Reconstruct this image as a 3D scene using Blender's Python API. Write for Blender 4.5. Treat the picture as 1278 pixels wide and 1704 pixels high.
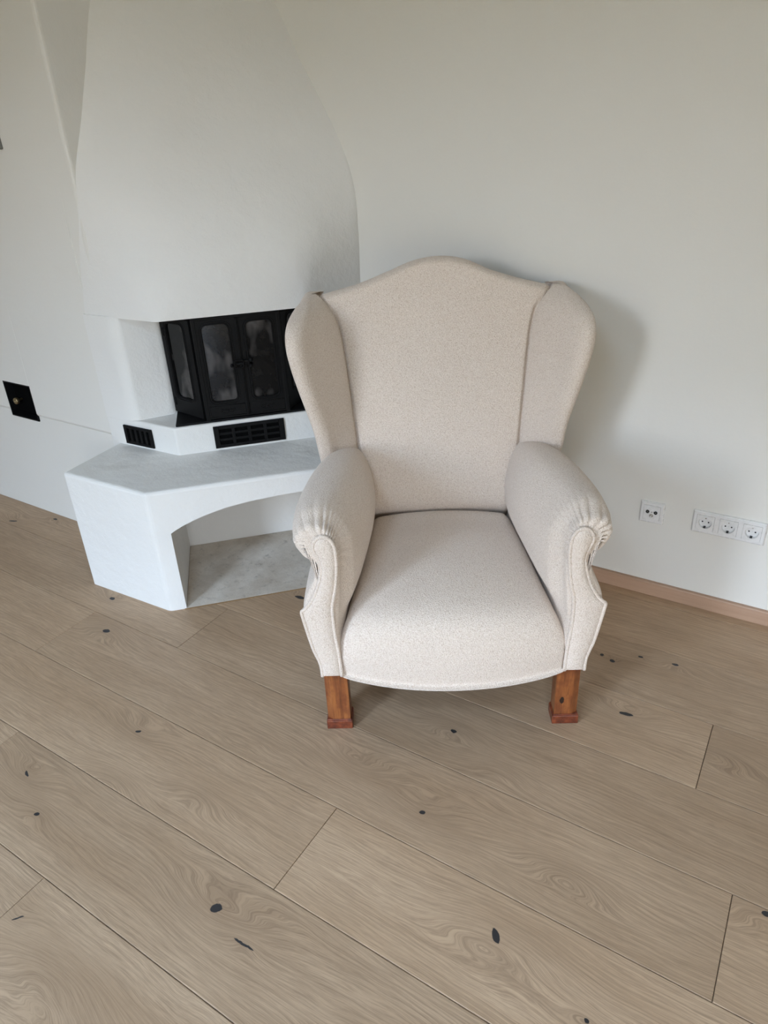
import bpy, bmesh, math, random
from mathutils import Vector, Matrix, noise
for o in list(bpy.data.objects): bpy.data.objects.remove(o)
S = bpy.context.scene; C = S.collection; PI = math.pi
random.seed(7)
# ------------------------------------------------------------------ camera
F, PITCH, YAW, ROLL, CAMH, CY = 1169.94, .474128, .579354, .0515176, 1.543534, 822.63
fw = Vector((-math.sin(YAW)*math.cos(PITCH), math.cos(YAW)*math.cos(PITCH), -math.sin(PITCH)))
rt = Vector((math.cos(YAW), math.sin(YAW), 0)); dn = fw.cross(rt)
rt2 = rt*math.cos(ROLL)+dn*math.sin(ROLL); dn2 = -rt*math.sin(ROLL)+dn*math.cos(ROLL)
cd = bpy.data.cameras.new('camera'); cam = bpy.data.objects.new('camera', cd); C.objects.link(cam)
R3 = Matrix((rt2, -dn2, -fw)).transposed()
cam.matrix_world = Matrix.Translation((0, 0, CAMH)) @ R3.to_4x4()
cd.sensor_fit = 'VERTICAL'; cd.sensor_height = 24; cd.lens = F/1704*24
cd.shift_y = -(852-CY)/1704; cd.clip_start = .02
S.camera = cam
# ------------------------------------------------------------------ world, lights, exposure
W = bpy.data.worlds.new('daylight'); S.world = W; W.use_nodes = True
wt = W.node_tree; wbg = wt.nodes['Background']
wc = wt.nodes.new('ShaderNodeTexCoord'); wsp = wt.nodes.new('ShaderNodeSeparateXYZ'); wr = wt.nodes.new('ShaderNodeValToRGB')
wt.links.new(wc.outputs['Generated'], wsp.inputs[0]); wt.links.new(wsp.outputs[2], wr.inputs[0]); wt.links.new(wr.outputs[0], wbg.inputs[0])
e = wr.color_ramp.elements                      # ground and greenery up to 7 degrees, overcast sky above
e[0].position = .10; e[0].color = (.118, .104, .068, 1); e[1].position = .145; e[1].color = (.92, .92, .96, 1)
e2 = e.new(.34); e2.color = (.50, .71, 1.0, 1)
wbg.inputs[1].default_value = 31.5
YB = -1.6                                       # inner face of the wall behind the camera
WX0, WX1, WZ0, WZ1 = -1.80, -1.15, .35, 2.4      # window
DX0, DX1, DZ1 = .70, 1.70, 1.45                 # unseen glazed door to the right, head lowered to light only low surfaces
RX0, RX1, RY0, RY1 = -.85, .0, -1.05, -.45          # roof opening, added to give more light from above
def portal(name, x0, x1, z0, z1):
    l = bpy.data.lights.new(name, 'AREA'); l.shape = 'RECTANGLE'; l.size = x1-x0; l.size_y = z1-z0
    l.cycles.is_portal = True
    o = bpy.data.objects.new(name, l); C.objects.link(o); o.location = ((x0+x1)/2, YB-.04, (z0+z1)/2); o.rotation_euler = (PI/2, 0, 0)
    return o
portal('window_daylight', WX0, WX1, WZ0, WZ1); portal('door_daylight', DX0, DX1, 0, DZ1)
sk = portal('roof_fill_light', RX0, RX1, 0, RY1-RY0); sk.location = ((RX0+RX1)/2, (RY0+RY1)/2, 2.76); sk.rotation_euler = (0, 0, 0)  # portal of the added roof opening, fill from above
S.view_settings.view_transform = 'Standard'; S.view_settings.look = 'None'
S.view_settings.exposure = 0.0; S.view_settings.gamma = 1; S.view_settings.use_curve_mapping = False

# ------------------------------------------------------------------ helpers
def setp(o, label=None, cat=None, group=None, kind=None):
    for k, v in (('label', label), ('category', cat), ('group', group), ('kind', kind)):
        if v: o[k] = v
    return o
def link(name, me, mat=None, parent=None, smooth=False):
    if mat is not None:
        for m in (mat if isinstance(mat, (list, tuple)) else [mat]): me.materials.append(m)
    o = bpy.data.objects.new(name, me); C.objects.link(o)
    if parent is not None: o.parent = parent
    if smooth: me.shade_smooth()
    return o
def mesh(name, vs, fs, mat=None, parent=None, smooth=False):
    me = bpy.data.meshes.new(name); me.from_pydata([tuple(v) for v in vs], [], fs)
    bm = bmesh.new(); bm.from_mesh(me); bmesh.ops.recalc_face_normals(bm, faces=bm.faces); bm.to_mesh(me); bm.free()
    return link(name, me, mat, parent, smooth)
def from_bm(name, bm, mat=None, parent=None, smooth=False):
    me = bpy.data.meshes.new(name); bmesh.ops.recalc_face_normals(bm, faces=bm.faces); bm.to_mesh(me); bm.free()
    return link(name, me, mat, parent, smooth)
def empty(name, loc, rz=0):
    o = bpy.data.objects.new(name, None); C.objects.link(o); o.location = loc; o.rotation_euler = (0, 0, rz)
    o.empty_display_size = .05
    return o
def bm_box(bm, lo, hi, M=None, bevel=0, seg=2):
    vs = [bm.verts.new((x, y, z)) for x in (lo[0], hi[0]) for y in (lo[1], hi[1]) for z in (lo[2], hi[2])]
    fs = [(0, 1, 3, 2), (4, 6, 7, 5), (0, 4, 5, 1), (2, 3, 7, 6), (0, 2, 6, 4), (1, 5, 7, 3)]
    ff = [bm.faces.new([vs[i] for i in f]) for f in fs]
    if bevel:
        es = list({e for f in ff for e in f.edges})
        r = bmesh.ops.bevel(bm, geom=es, offset=bevel, segments=seg, profile=.5, affect='EDGES')
        vs = list({v for f in r['faces'] for v in f.verts} | {v for v in vs if v.is_valid})
    if M is not None:
        for v in vs: v.co = M @ v.co
    return vs
def bm_prism(bm, poly, z0, z1, M=None, bevel=0, seg=2, sel=None):
    n = len(poly)
    a = [bm.verts.new((p[0], p[1], z0)) for p in poly]; b = [bm.verts.new((p[0], p[1], z1)) for p in poly]
    ff = [bm.faces.new(a[::-1]), bm.faces.new(b)]
    for i in range(n): ff.append(bm.faces.new((a[i], a[(i+1) % n], b[(i+1) % n], b[i])))
    vs = a+b
    if bevel:
        es = list({e for f in ff for e in f.edges if sel is None or sel(e)})
        r = bmesh.ops.bevel(bm, geom=es, offset=bevel, segments=seg, profile=.5, affect='EDGES')
        vs = list({v for f in r['faces'] for v in f.verts} | {v for v in vs if v.is_valid})
    if M is not None:
        for v in vs: v.co = M @ v.co
    return vs
def box(name, lo, hi, mat, parent=None, bevel=0, M=None, seg=2):
    bm = bmesh.new(); bm_box(bm, lo, hi, M, bevel, seg); return from_bm(name, bm, mat, parent)
def prism(name, poly, z0, z1, mat, parent=None, bevel=0, M=None, seg=2, sel=None):
    bm = bmesh.new(); bm_prism(bm, poly, z0, z1, M, bevel, seg, sel); return from_bm(name, bm, mat, parent)
def crom(p0, p1, p2, p3, t):
    return tuple(.5*((2*b)+(-a+c)*t+(2*a-5*b+4*c-d)*t*t+(-a+3*b-3*c+d)*t**3) for a, b, c, d in zip(p0, p1, p2, p3))
def spline(pts, n, closed=False):
    """n samples through pts"""
    m = len(pts); out = []
    for k in range(n):
        u = k*(m/n) if closed else k*(m-1)/(n-1)
        i = min(int(u), m-1 if closed else m-2); t = u-i
        if closed: P = [pts[(i+j) % m] for j in (-1, 0, 1, 2)]
        else: P = [pts[max(0, min(m-1, i+j))] for j in (-1, 0, 1, 2)]
        out.append(crom(*P, t))
    return out
def lerp_tab(tab, z):
    """piecewise catmull over rows (key, v1, v2...)"""
    ks = [r[0] for r in tab]
    if z <= ks[0]: return tab[0][1:]
    if z >= ks[-1]: return tab[-1][1:]
    i = max(j for j in range(len(ks)-1) if ks[j] <= z); t = (z-ks[i])/(ks[i+1]-ks[i])
    P = [tab[max(0, min(len(tab)-1, i+j))][1:] for j in (-1, 0, 1, 2)]
    return crom(*P, t)
def loft(name, secs, mat, parent=None, closed=True, cap=True, smooth=True, deform=None):
    n = len(secs[0]); vs = [Vector(p) for s in secs for p in s]; fs = []
    if deform: vs = [deform(v) for v in vs]
    for i in range(len(secs)-1):
        for j in range(n if closed else n-1):
            k = (j+1) % n; fs.append((i*n+j, i*n+k, (i+1)*n+k, (i+1)*n+j))
    if cap and closed:
        for i in (0, len(secs)-1):
            c = sum((vs[i*n+j] for j in range(n)), Vector())/n; vs.append(c); ci = len(vs)-1
            for j in range(n): fs.append((i*n+j, i*n+(j+1) % n, ci))
    return mesh(name, vs, fs, mat, parent, smooth)
def tube(name, pts, r, mat, parent=None, closed=False, seg=8, bm=None):
    own = bm is None
    if own: bm = bmesh.new()
    P = [Vector(p) for p in pts]; n = len(P); rings = []; up = Vector((.13, .21, .97))
    for i in range(n):
        a = P[(i-1) % n] if closed or i > 0 else P[i]; b = P[(i+1) % n] if closed or i < n-1 else P[i]
        t = (b-a).normalized(); x = up.cross(t).normalized(); y = t.cross(x); up = y
        rings.append([bm.verts.new(P[i]+x*r*math.cos(q*2*PI/seg)+y*r*math.sin(q*2*PI/seg)) for q in range(seg)])
    for i in range(n if closed else n-1):
        A, B = rings[i], rings[(i+1) % n]
        for j in range(seg): bm.faces.new((A[j], A[(j+1) % seg], B[(j+1) % seg], B[j]))
    if not closed: bm.faces.new(rings[0][::-1]); bm.faces.new(rings[-1])
    if own: return from_bm(name, bm, mat, parent, True)
def lathe_bm(bm, prof, M, seg=32, cap=True):
    rings = [[bm.verts.new(M @ Vector((r*math.cos(k*2*PI/seg), r*math.sin(k*2*PI/seg), z))) for k in range(seg)] for r, z in prof]
    for A, B in zip(rings, rings[1:]):
        for k in range(seg): bm.faces.new((A[k], A[(k+1) % seg], B[(k+1) % seg], B[k]))
    if cap: bm.faces.new(rings[0][::-1]); bm.faces.new(rings[-1])

# ------------------------------------------------------------------ materials
class NT:
    def __init__(s, name):
        s.m = bpy.data.materials.new(name); s.m.use_nodes = True; s.t = s.m.node_tree
        s.b = s.t.nodes['Principled BSDF']
    def n(s, typ, **kw):
        nd = s.t.nodes.new(typ)
        ins = kw.pop('ins', {})
        for k, v in kw.items(): setattr(nd, k, v)
        for k, v in ins.items(): s.put(nd.inputs[k], v)
        return nd
    def put(s, sock, v):
        if isinstance(v, bpy.types.NodeSocket): s.t.links.new(v, sock)
        elif isinstance(v, bpy.types.Node): s.t.links.new(v.outputs[0], sock)
        else:
            if sock.type == 'RGBA' and not hasattr(v, '__len__'): v = (v, v, v, 1)
            if sock.type == 'RGBA' and len(v) == 3: v = tuple(v)+(1,)
            sock.default_value = v
    def math(s, op, a, b=0., c=0., clamp=False):
        nd = s.t.nodes.new('ShaderNodeMath'); nd.operation = op; nd.use_clamp = clamp
        for i, v in enumerate((a, b, c)): s.put(nd.inputs[i], v)
        return nd.outputs[0]
    def vmath(s, op, a, b=(0, 0, 0), out=0):
        nd = s.t.nodes.new('ShaderNodeVectorMath'); nd.operation = op
        s.put(nd.inputs[0], a); s.put(nd.inputs[1], b); return nd.outputs[out]
    def mix(s, f, a, b, blend='MIX'):
        nd = s.t.nodes.new('ShaderNodeMix'); nd.data_type = 'RGBA'; nd.blend_type = blend
        s.put(nd.inputs[0], f); s.put(nd.inputs[6], a); s.put(nd.inputs[7], b); return nd.outputs[2]
    def noise(s, vec, scale, detail=2, rough=.5, w=None, out=0):
        nd = s.t.nodes.new('ShaderNodeTexNoise')
        if w is not None: nd.noise_dimensions = '4D'; s.put(nd.inputs['W'], w)
        if vec is not None: s.put(nd.inputs['Vector'], vec)
        nd.inputs['Scale'].default_value = scale; nd.inputs['Detail'].default_value = detail
        nd.inputs['Roughness'].default_value = rough; return nd.outputs[out]
    def ramp(s, f, stops, interp='LINEAR'):
        nd = s.t.nodes.new('ShaderNodeValToRGB'); e = nd.color_ramp.elements; nd.color_ramp.interpolation = interp
        while len(e) < len(stops): e.new(.5)
        for x, (p, c) in zip(e, stops):
            x.position = p; x.color = (c, c, c, 1) if not hasattr(c, '__len__') else (*c, 1)
        s.put(nd.inputs[0], f); return nd.outputs[0]
    def bump(s, h, strength, dist, normal=None):
        nd = s.t.nodes.new('ShaderNodeBump'); s.put(nd.inputs['Height'], h)
        nd.inputs['Strength'].default_value = strength; nd.inputs['Distance'].default_value = dist
        if normal is not None: s.put(nd.inputs['Normal'], normal)
        return nd.outputs[0]
    def obj(s): return s.n('ShaderNodeTexCoord').outputs['Object']
    def set(s, **kw):
        for k, v in kw.items(): s.put(s.b.inputs[k.replace('_', ' ')], v)
        return s.m
def srgb(r, g, b):
    f = lambda c: (c/255/12.92 if c/255 <= .04045 else ((c/255+.055)/1.055)**2.4)
    return (f(r), f(g), f(b))

def plaster(name, col, lumps=.5):
    t = NT(name); v = t.obj()
    big = t.noise(v, 3.2, 3, .5); mid = t.noise(v, 22, 3, .6); fine = t.noise(v, 140, 3, .6)
    h = t.math('ADD', t.math('MULTIPLY', big, 2.2), t.math('ADD', t.math('MULTIPLY', mid, .35), t.math('MULTIPLY', fine, .07)))
    vo = t.n('ShaderNodeTexVoronoi', ins={'Vector': v, 'Scale': 17.0, 'Randomness': 1.0}).outputs['Distance']
    speck = t.math('MULTIPLY', t.math('LESS_THAN', vo, .05), .12)
    h = t.math('ADD', h, speck)
    tint = t.mix(t.math('MULTIPLY', t.noise(v, 1.3, 3, .6), .22), col, tuple(c*.86 for c in col))
    return t.set(Base_Color=tint, Roughness=.85, Normal=t.bump(h, lumps, .012))
M_wall = plaster('white_wall_plaster', (.77, .75, .695), .35)
M_fire = plaster('hand_trowelled_plaster', (.79, .775, .735), .8)

KNOTS = [  # x, y, swirl radius, core radius x, core radius y, tilt
    (-1.975, 1.154, .085, .0140, .0080, .1), (-2.122, 1.299, .05, .0110, .0065, 0), (-1.489, .880, .085, .0085, .0042, .6),
    (-1.642, .617, .07, .012, .0035, -.4), (-1.496, .548, .05, .0062, .0045, .3), (-.905, .602, .10, .0120, .0095, .8),
    (-.336, .863, .11, .0150, .0070, -.9), (-.622, 1.054, .085, .0070, .0056, .4), (-.676, 1.337, .06, .0090, .0060, .2),
    (-.268, 1.643, .075, .0185, .0060, 0.1), (-.191, 1.930, .05, .0095, .0050, 0), (-.295, 1.916, .02, .0070, .0035, 0),
    (-.368, 1.852, .035, .0075, .0060, 0), (-.405, 1.866, .02, .0060, .0045, 0), (-1.483, 1.650, .07, .0180, .0080, 0),
    (-.797, .573, .03, .0250, .0026, .05), (-1.283, .356, .03, .0120, .0024, .9), (-3.069, 1.494, .07, .020, .0050, .4),
    (-2.90, 1.60, .05, .012, .006, 0), (-.862, 1.099, .09, .0, .0, 0), (-1.42, .716, .08, 0, 0, 0), (-1.094, .302, .13, 0, 0, 0),
    (-.118, .802, .03, .0050, .0040, 0), (.15, 1.20, .09, .01, .006, .2), (-.02, 1.62, .08, 0, 0, 0), (-.25, 1.07, .08, 0, 0, 0),
    (-1.17, .80, .07, 0, 0, 0), (-.52, 1.27, .07, 0, 0, 0)]
def oak(knots):
    t = NT('oiled_oak_plank'); v = t.obj(); oi = t.n('ShaderNodeObjectInfo').outputs['Random']
    sx = t.n('ShaderNodeSeparateXYZ', ins={0: v}); X, Y = sx.outputs[0], sx.outputs[1]
    off = t.math('MULTIPLY', oi, 37.0)
    wob = t.noise(t.vmath('MULTIPLY', v, (1.7, 7, 1)), 1.0, 3, .5, w=off)
    fld = t.math('ADD', Y, t.math('MULTIPLY', wob, .095))
    flat = t.n('ShaderNodeCombineXYZ', ins={0: X, 1: Y, 2: 0.}).outputs[0]
    wn = t.n('ShaderNodeTexNoise', ins={'Vector': v, 'Scale': 55.0, 'Detail': 2.0}).outputs['Color']
    warp = t.vmath('MULTIPLY', t.vmath('SUBTRACT', wn, (.5, .5, .5)), (.011, .008, 0))
    core = None; halo = None
    for kx, ky, sw, rx, ry, tilt in knots:
        d = t.vmath('SUBTRACT', flat, (kx, ky, 0))
        e = t.vmath('LENGTH', t.vmath('MULTIPLY', d, (.5/sw, 1.25/sw, 0)), out=1)
        g = t.math('POWER', 2.718, t.math('MULTIPLY', t.math('MULTIPLY', e, e), -2.2))
        sgn = 1 if (kx*100) % 2 > 1 else -1
        fld = t.math('ADD', fld, t.math('MULTIPLY', g, sw*.58*sgn))
        g2 = t.math('MULTIPLY', g, .55)
        halo = g2 if halo is None else t.math('MAXIMUM', halo, g2)
        if rx > 0:
            dw = t.vmath('ADD', d, warp); s3 = t.n('ShaderNodeSeparateXYZ', ins={0: dw})
            ca, sa = math.cos(tilt), math.sin(tilt)
            a = t.math('ADD', t.math('MULTIPLY', s3.outputs[0], ca/rx), t.math('MULTIPLY', s3.outputs[1], sa/rx))
            b = t.math('ADD', t.math('MULTIPLY', s3.outputs[0], -sa/ry), t.math('MULTIPLY', s3.outputs[1], ca/ry))
            q = t.math('ADD', t.math('MULTIPLY', a, a), t.math('MULTIPLY', b, b))
            c = t.math('SUBTRACT', 1.35, q, clamp=True); c = t.math('MULTIPLY', c, 3., clamp=True)
            core = c if core is None else t.math('MAXIMUM', core, c)
    ph = t.math('ADD', t.math('MULTIPLY', fld, 105.0), off)
    nn = t.noise(t.n('ShaderNodeCombineXYZ', ins={0: t.math('MULTIPLY', X, 1.2), 1: t.math('MULTIPLY', fld, 60.), 2: off}).outputs[0], 1.0, 4, .62)
    ring = t.math('MULTIPLY_ADD', t.math('SINE', t.math('MULTIPLY', t.math('ADD', ph, t.math('MULTIPLY', nn, 3.4)), 5.2)), .5, .5)
    ring = t.math('POWER', ring, 1.6)
    fib = t.noise(t.n('ShaderNodeCombineXYZ', ins={0: t.math('MULTIPLY', X, 16.), 1: t.math('MULTIPLY', fld, 900.), 2: off}).outputs[0], 1.0, 3, .7)
    tone = t.noise(t.vmath('MULTIPLY', v, (1.1, 5, 1)), 1.3, 3, .55, w=off)
    base = t.mix(t.ramp(tone, [(.3, 0.), (.7, 1.)]), srgb(199, 170, 139), srgb(176, 146, 115))
    base = t.mix(t.math('MULTIPLY', t.math('MULTIPLY', ring, .33), t.ramp(nn, [(.35, .25), (.62, 1.)])), base, srgb(122, 97, 74))
    base = t.mix(t.math('MULTIPLY', t.ramp(fib, [(.40, 1.), (.56, 0.)]), .5), base, srgb(128, 104, 82))
    if halo is not None: base = t.mix(t.math('MULTIPLY', halo, .35), base, srgb(128, 102, 78))
    lum = t.math('MULTIPLY_ADD', oi, .16, .92)
    base = t.mix(1., base, t.n('ShaderNodeCombineXYZ', ins={0: lum, 1: lum, 2: lum}).outputs[0], 'MULTIPLY')
    col = base; h = t.math('MULTIPLY', fib, .5)
    if core is not None: col = t.mix(core, base, (.030, .028, .029)); h = t.math('SUBTRACT', h, core)
    return t.set(Base_Color=col, Roughness=t.math('MULTIPLY_ADD', fib, .14, .40), Specular_IOR_Level=.42,
                 Normal=t.bump(h, .35, .0012))
M_oak = oak([])
def skirting_mat():
    t = NT('oak_skirting'); v = t.obj()
    g = t.noise(t.vmath('MULTIPLY', v, (2.5, 60, 90)), 1., 4, .6); f = t.noise(t.vmath('MULTIPLY', v, (20, 300, 600)), 1., 2, .6)
    c = t.mix(g, srgb(196, 164, 139), srgb(172, 139, 114)); c = t.mix(t.math('MULTIPLY', f, .3), c, srgb(120, 92, 74))
    return t.set(Base_Color=c, Roughness=.45)
M_skirt = skirting_mat()
def boucle():
    t = NT('beige_boucle_fabric'); v = t.obj()
    n1 = t.noise(v, 330, 2, .65); n2 = t.noise(v, 850, 1, .6)
    vo = t.n('ShaderNodeTexVoronoi', ins={'Vector': t.vmath('ADD', v, t.vmath('MULTIPLY', t.n('ShaderNodeTexNoise', ins={'Vector': v, 'Scale': 260.0}).outputs['Color'], (.004, .004, .004))), 'Scale': 330.0}).outputs['Distance']
    h = t.math('ADD', t.math('MULTIPLY', t.math('SUBTRACT', 1., vo), .9), t.math('ADD', t.math('MULTIPLY', n1, 1.2), t.math('MULTIPLY', n2, .35)))
    dirt = t.noise(v, 5, 3, .5)
    lo = srgb(210, 190, 171); hi = srgb(252, 240, 228)
    c = t.mix(t.ramp(h, [(.35/1., .0), (.62, 1.)]) if False else t.math('MULTIPLY_ADD', h, .9, -.62, clamp=True), lo, hi)
    c = t.mix(t.math('MULTIPLY', dirt, .12), c, srgb(190, 172, 155))
    return t.set(Base_Color=c, Roughness=.95, Specular_IOR_Level=.15, Sheen_Weight=.25, Sheen_Roughness=.5,
                 Normal=t.bump(h, .75, .0022))
M_fab = boucle()
def walnut():
    t = NT('varnished_red_brown_wood'); v = t.obj()
    d = t.n('ShaderNodeMapping', ins={0: v, 'Rotation': (0, -.62, .2), 'Scale': (60, 60, 5)}).outputs[0]
    g = t.noise(d, 1., 5, .65); mot = t.noise(v, 28, 3, .6)
    k = t.math('LESS_THAN', t.vmath('LENGTH', t.vmath('MULTIPLY', t.vmath('ADD', t.vmath('SUBTRACT', v, (.315, .004, .088)), t.vmath('MULTIPLY', t.n('ShaderNodeTexNoise', ins={'Vector': v, 'Scale': 120.0}).outputs['Color'], (.004, 0, .004))), (165, 30, 80)), out=1), 1.)
    c = t.ramp(g, [(.25, srgb(78, 40, 18)), (.5, srgb(134, 76, 38)), (.75, srgb(172, 108, 56))])
    c = t.mix(t.math('MULTIPLY', t.ramp(mot, [(.45, 0.), (.7, 1.)]), .5), c, srgb(92, 38, 20))
    c = t.mix(k, c, (.02, .008, .005))
    sc = t.math('LESS_THAN', t.noise(t.n('ShaderNodeMapping', ins={0: v, 'Rotation': (0, -.62, 0), 'Scale': (260, 60, 14)}).outputs[0], 1., 2), .30)
    c = t.mix(t.math('MULTIPLY', sc, .6), c, srgb(60, 22, 10))
    return t.set(Base_Color=c, Roughness=t.math('MULTIPLY_ADD', mot, .3, .22), Coat_Weight=.3, Coat_Roughness=.25, Normal=t.bump(g, .25, .001))
M_leg = walnut()
def worn_dark():
    t = NT('worn_reddish_wood'); v = t.obj(); mot = t.noise(v, 45, 4, .6)
    c = t.ramp(mot, [(.3, srgb(66, 28, 18)), (.55, srgb(118, 56, 32)), (.75, srgb(150, 80, 44))])
    return t.set(Base_Color=c, Roughness=.42, Coat_Weight=.2, Normal=t.bump(mot, .2, .001))
M_foot = worn_dark()
def iron():
    t = NT('black_cast_iron'); v = t.obj(); f = t.noise(v, 160, 3, .6); b = t.noise(v, 14, 3, .5)
    c = t.mix(b, (.004, .004, .0045), (.010, .010, .010))
    return t.set(Base_Color=c, Metallic=.0, Roughness=t.math('MULTIPLY_ADD', b, .2, .38), Specular_IOR_Level=.10, Normal=t.bump(f, .3, .0008))
M_iron = iron()
def dark_sheet():
    t = NT('flat_black'); return t.set(Base_Color=(.004, .004, .004), Roughness=1., Specular_IOR_Level=0.)
M_flat_black = dark_sheet()
def pane_mat():
    t = NT('smoked_glass_painted_reflections'); v = t.obj()
    n = t.noise(t.vmath('MULTIPLY', v, (9, 9, 4.5)), 1., 3, .5); n2 = t.noise(v, 34, 4, .65)
    c = t.mix(t.ramp(n, [(.47, 0.), (.56, 1.)]), (.004, .004, .004), srgb(72, 69, 67))  # grey patches paint in room reflections and cleaner glass
    c = t.mix(t.math('MULTIPLY', t.ramp(n2, [(.5, 0.), (.75, 1.)]), .5), c, srgb(40, 37, 35))
    return t.set(Base_Color=c, Roughness=.07, Coat_Weight=.0, Specular_IOR_Level=.2)
M_pane = pane_mat()
def concrete():
    t = NT('bare_grey_screed'); v = t.obj()
    a = t.noise(v, 7, 5, .65); b = t.noise(v, 30, 4, .7); f = t.noise(v, 220, 2, .6)
    c = t.mix(t.ramp(a, [(.35, 0.), (.68, 1.)]), srgb(216, 206, 192), srgb(186, 172, 154))
    c = t.mix(t.math('MULTIPLY', t.ramp(b, [(.55, 0.), (.78, 1.)]), .6), c, srgb(112, 102, 90))
    c = t.mix(t.math('MULTIPLY', t.ramp(f, [(.55, 0.), (.7, 1.)]), .25), c, srgb(205, 200, 192))
    return t.set(Base_Color=c, Roughness=.8, Normal=t.bump(t.math('ADD', b, t.math('MULTIPLY', f, .3)), .5, .003))
M_conc = concrete()
def simple(name, col, rough=.5, metal=0., coat=0., bscale=0, bstr=.1):
    t = NT(name); kw = dict(Base_Color=(*col, 1), Roughness=rough, Metallic=metal, Coat_Weight=coat)
    v = t.obj(); n = t.noise(v, bscale or 60, 2, .5)
    kw['Roughness'] = t.math('MULTIPLY_ADD', n, .1, rough-.05)
    if bscale: kw['Normal'] = t.bump(n, bstr, .001)
    return t.set(**kw)
M_plast = simple('glossy_white_plastic', (.78, .77, .75), .28, coat=.2)
M_plast2 = simple('white_plastic_recess', (.74, .73, .71), .4)
M_line = simple('dark_joint', (.20, .19, .18), .8)
M_black = simple('black_plastic', (.012, .012, .012), .4)
M_steel = simple('nickel_plated_metal', (.62, .61, .58), .28, 1.)
M_brass = simple('aged_brass', (.32, .25, .14), .38, .9, bscale=90, bstr=.2)
M_cork = simple('tan_expansion_strip', srgb(150, 120, 84), .8)
M_grey = simple('grey_plastic', (.16, .16, .145), .5)
M_lining = simple('black_lining', (.02, .02, .02), .8)

# ------------------------------------------------------------------ room shell
YW, YL, XC, ZC = 2.2876, 1.6367, -2.25, 2.7
X0, X1, Y0 = -4.6, 2.0, YB
def struct(o): o['kind'] = 'structure'; return o
struct(box('wall_right', (XC, YW, -.05), (X1+.15, YW+.15, ZC), M_wall))
# the left wall stands 65 cm further into the room; its end makes the corner the hood grows out of
wl = struct(prism('wall_left', [(X0-.15, YL), (XC, YL), (XC, YW+.15), (X0-.15, YW+.15)], -.05, ZC, M_wall, bevel=.012, seg=3,
      sel=lambda e: all(abs(v.co.x-XC) < 1e-4 and abs(v.co.y-YL) < 1e-4 for v in e.verts)))
for p in wl.data.polygons: p.use_smooth = False
# the upper wall carries a thin skim of plaster that ends in a small overhanging lip
bm = bmesh.new()
def skim(z0): return [(YL+.001, z0), (YL-.0015, z0), (YL-.0060, z0+.008), (YL-.0072, z0+.014), (YL-.0066, z0+.05), (YL-.0035, 1.0), (YL+.0005, 1.5)]
def ext(bm, prof, xa, xb):
    a = [bm.verts.new((xa, y, z)) for y, z in prof]; b = [bm.verts.new((xb, y, z)) for y, z in prof]
    n = len(prof)
    for i in range(n): bm.faces.new((a[i], a[(i+1) % n], b[(i+1) % n], b[i]))
    bm.faces.new(a[::-1]); bm.faces.new(b)
HX0, HX1, HZ0, HZ1 = -3.05, -2.853, .487, .650
ext(bm, skim(.512), X0, HX0); ext(bm, skim(.512), HX1, -2.335)
ext(bm, [(YL+.001, HZ1), (YL-.0070, HZ1), (YL-.0035, 1.0), (YL+.0005, 1.5)], HX0, HX1)
struct(from_bm('trim_1', bm, M_wall))
struct(box('wall_side', (X0-.15, Y0, -.05), (X0, YL+.02, ZC), M_wall))
struct(box('wall_far_side', (X1, Y0, -.05), (X1+.15, YW+.02, ZC), M_wall))
bm = bmesh.new()
for lo, hi in (((X0-.15, Y0-.15), (RX0, YW+.15)), ((RX1, Y0-.15), (X1+.15, YW+.15)), ((RX0, Y0-.15), (RX1, RY0)), ((RX0, RY1), (RX1, YW+.15))):
    bm_box(bm, (*lo, ZC), (*hi, ZC+.1))
struct(from_bm('ceiling', bm, M_wall))
bm = bmesh.new()
for lo, hi in (((RX0, RY0), (RX0+.05, RY1)), ((RX1-.05, RY0), (RX1, RY1)), ((RX0+.05, RY0), (RX1-.05, RY0+.05)), ((RX0+.05, RY1-.05), (RX1-.05, RY1))):
    bm_box(bm, (*lo, ZC+.07), (*hi, ZC+.13))
struct(from_bm('roof_fill_frame', bm, M_plast))  # frame around the added roof opening
# wall behind the camera, with a window and a glazed door opening
bm = bmesh.new()
for lo, hi in (((X0, 0), (WX0, ZC)), ((WX0, 0), (WX1, WZ0)), ((WX0, WZ1), (WX1, ZC)), ((WX1, 0), (DX0, ZC)), ((DX0, DZ1), (DX1, ZC)), ((DX1, 0), (X1+.15, ZC))):
    bm_box(bm, (lo[0], Y0-.15, lo[1]-.0), (hi[0], Y0, hi[1]))
struct(from_bm('wall_back', bm, M_wall))
def frame(name, x0, x1, z0, z1, w=.06, mull=()):
    bm = bmesh.new()
    for a, b in (((x0, z0), (x0+w, z1)), ((x1-w, z0), (x1, z1)), ((x0+w, z0), (x1-w, z0+w)), ((x0+w, z1-w), (x1-w, z1))):
        bm_box(bm, (a[0], Y0-.11, a[1]), (b[0], Y0-.05, b[1]))
    for m in mull: bm_box(bm, (m-.03, Y0-.11, z0+w), (m+.03, Y0-.05, z1-w))
    return struct(from_bm(name, bm, M_plast))
frame('window_1', WX0, WX1, WZ0, WZ1, .05); frame('door_1', DX0, DX1, .0, DZ1, .07, ())

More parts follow.
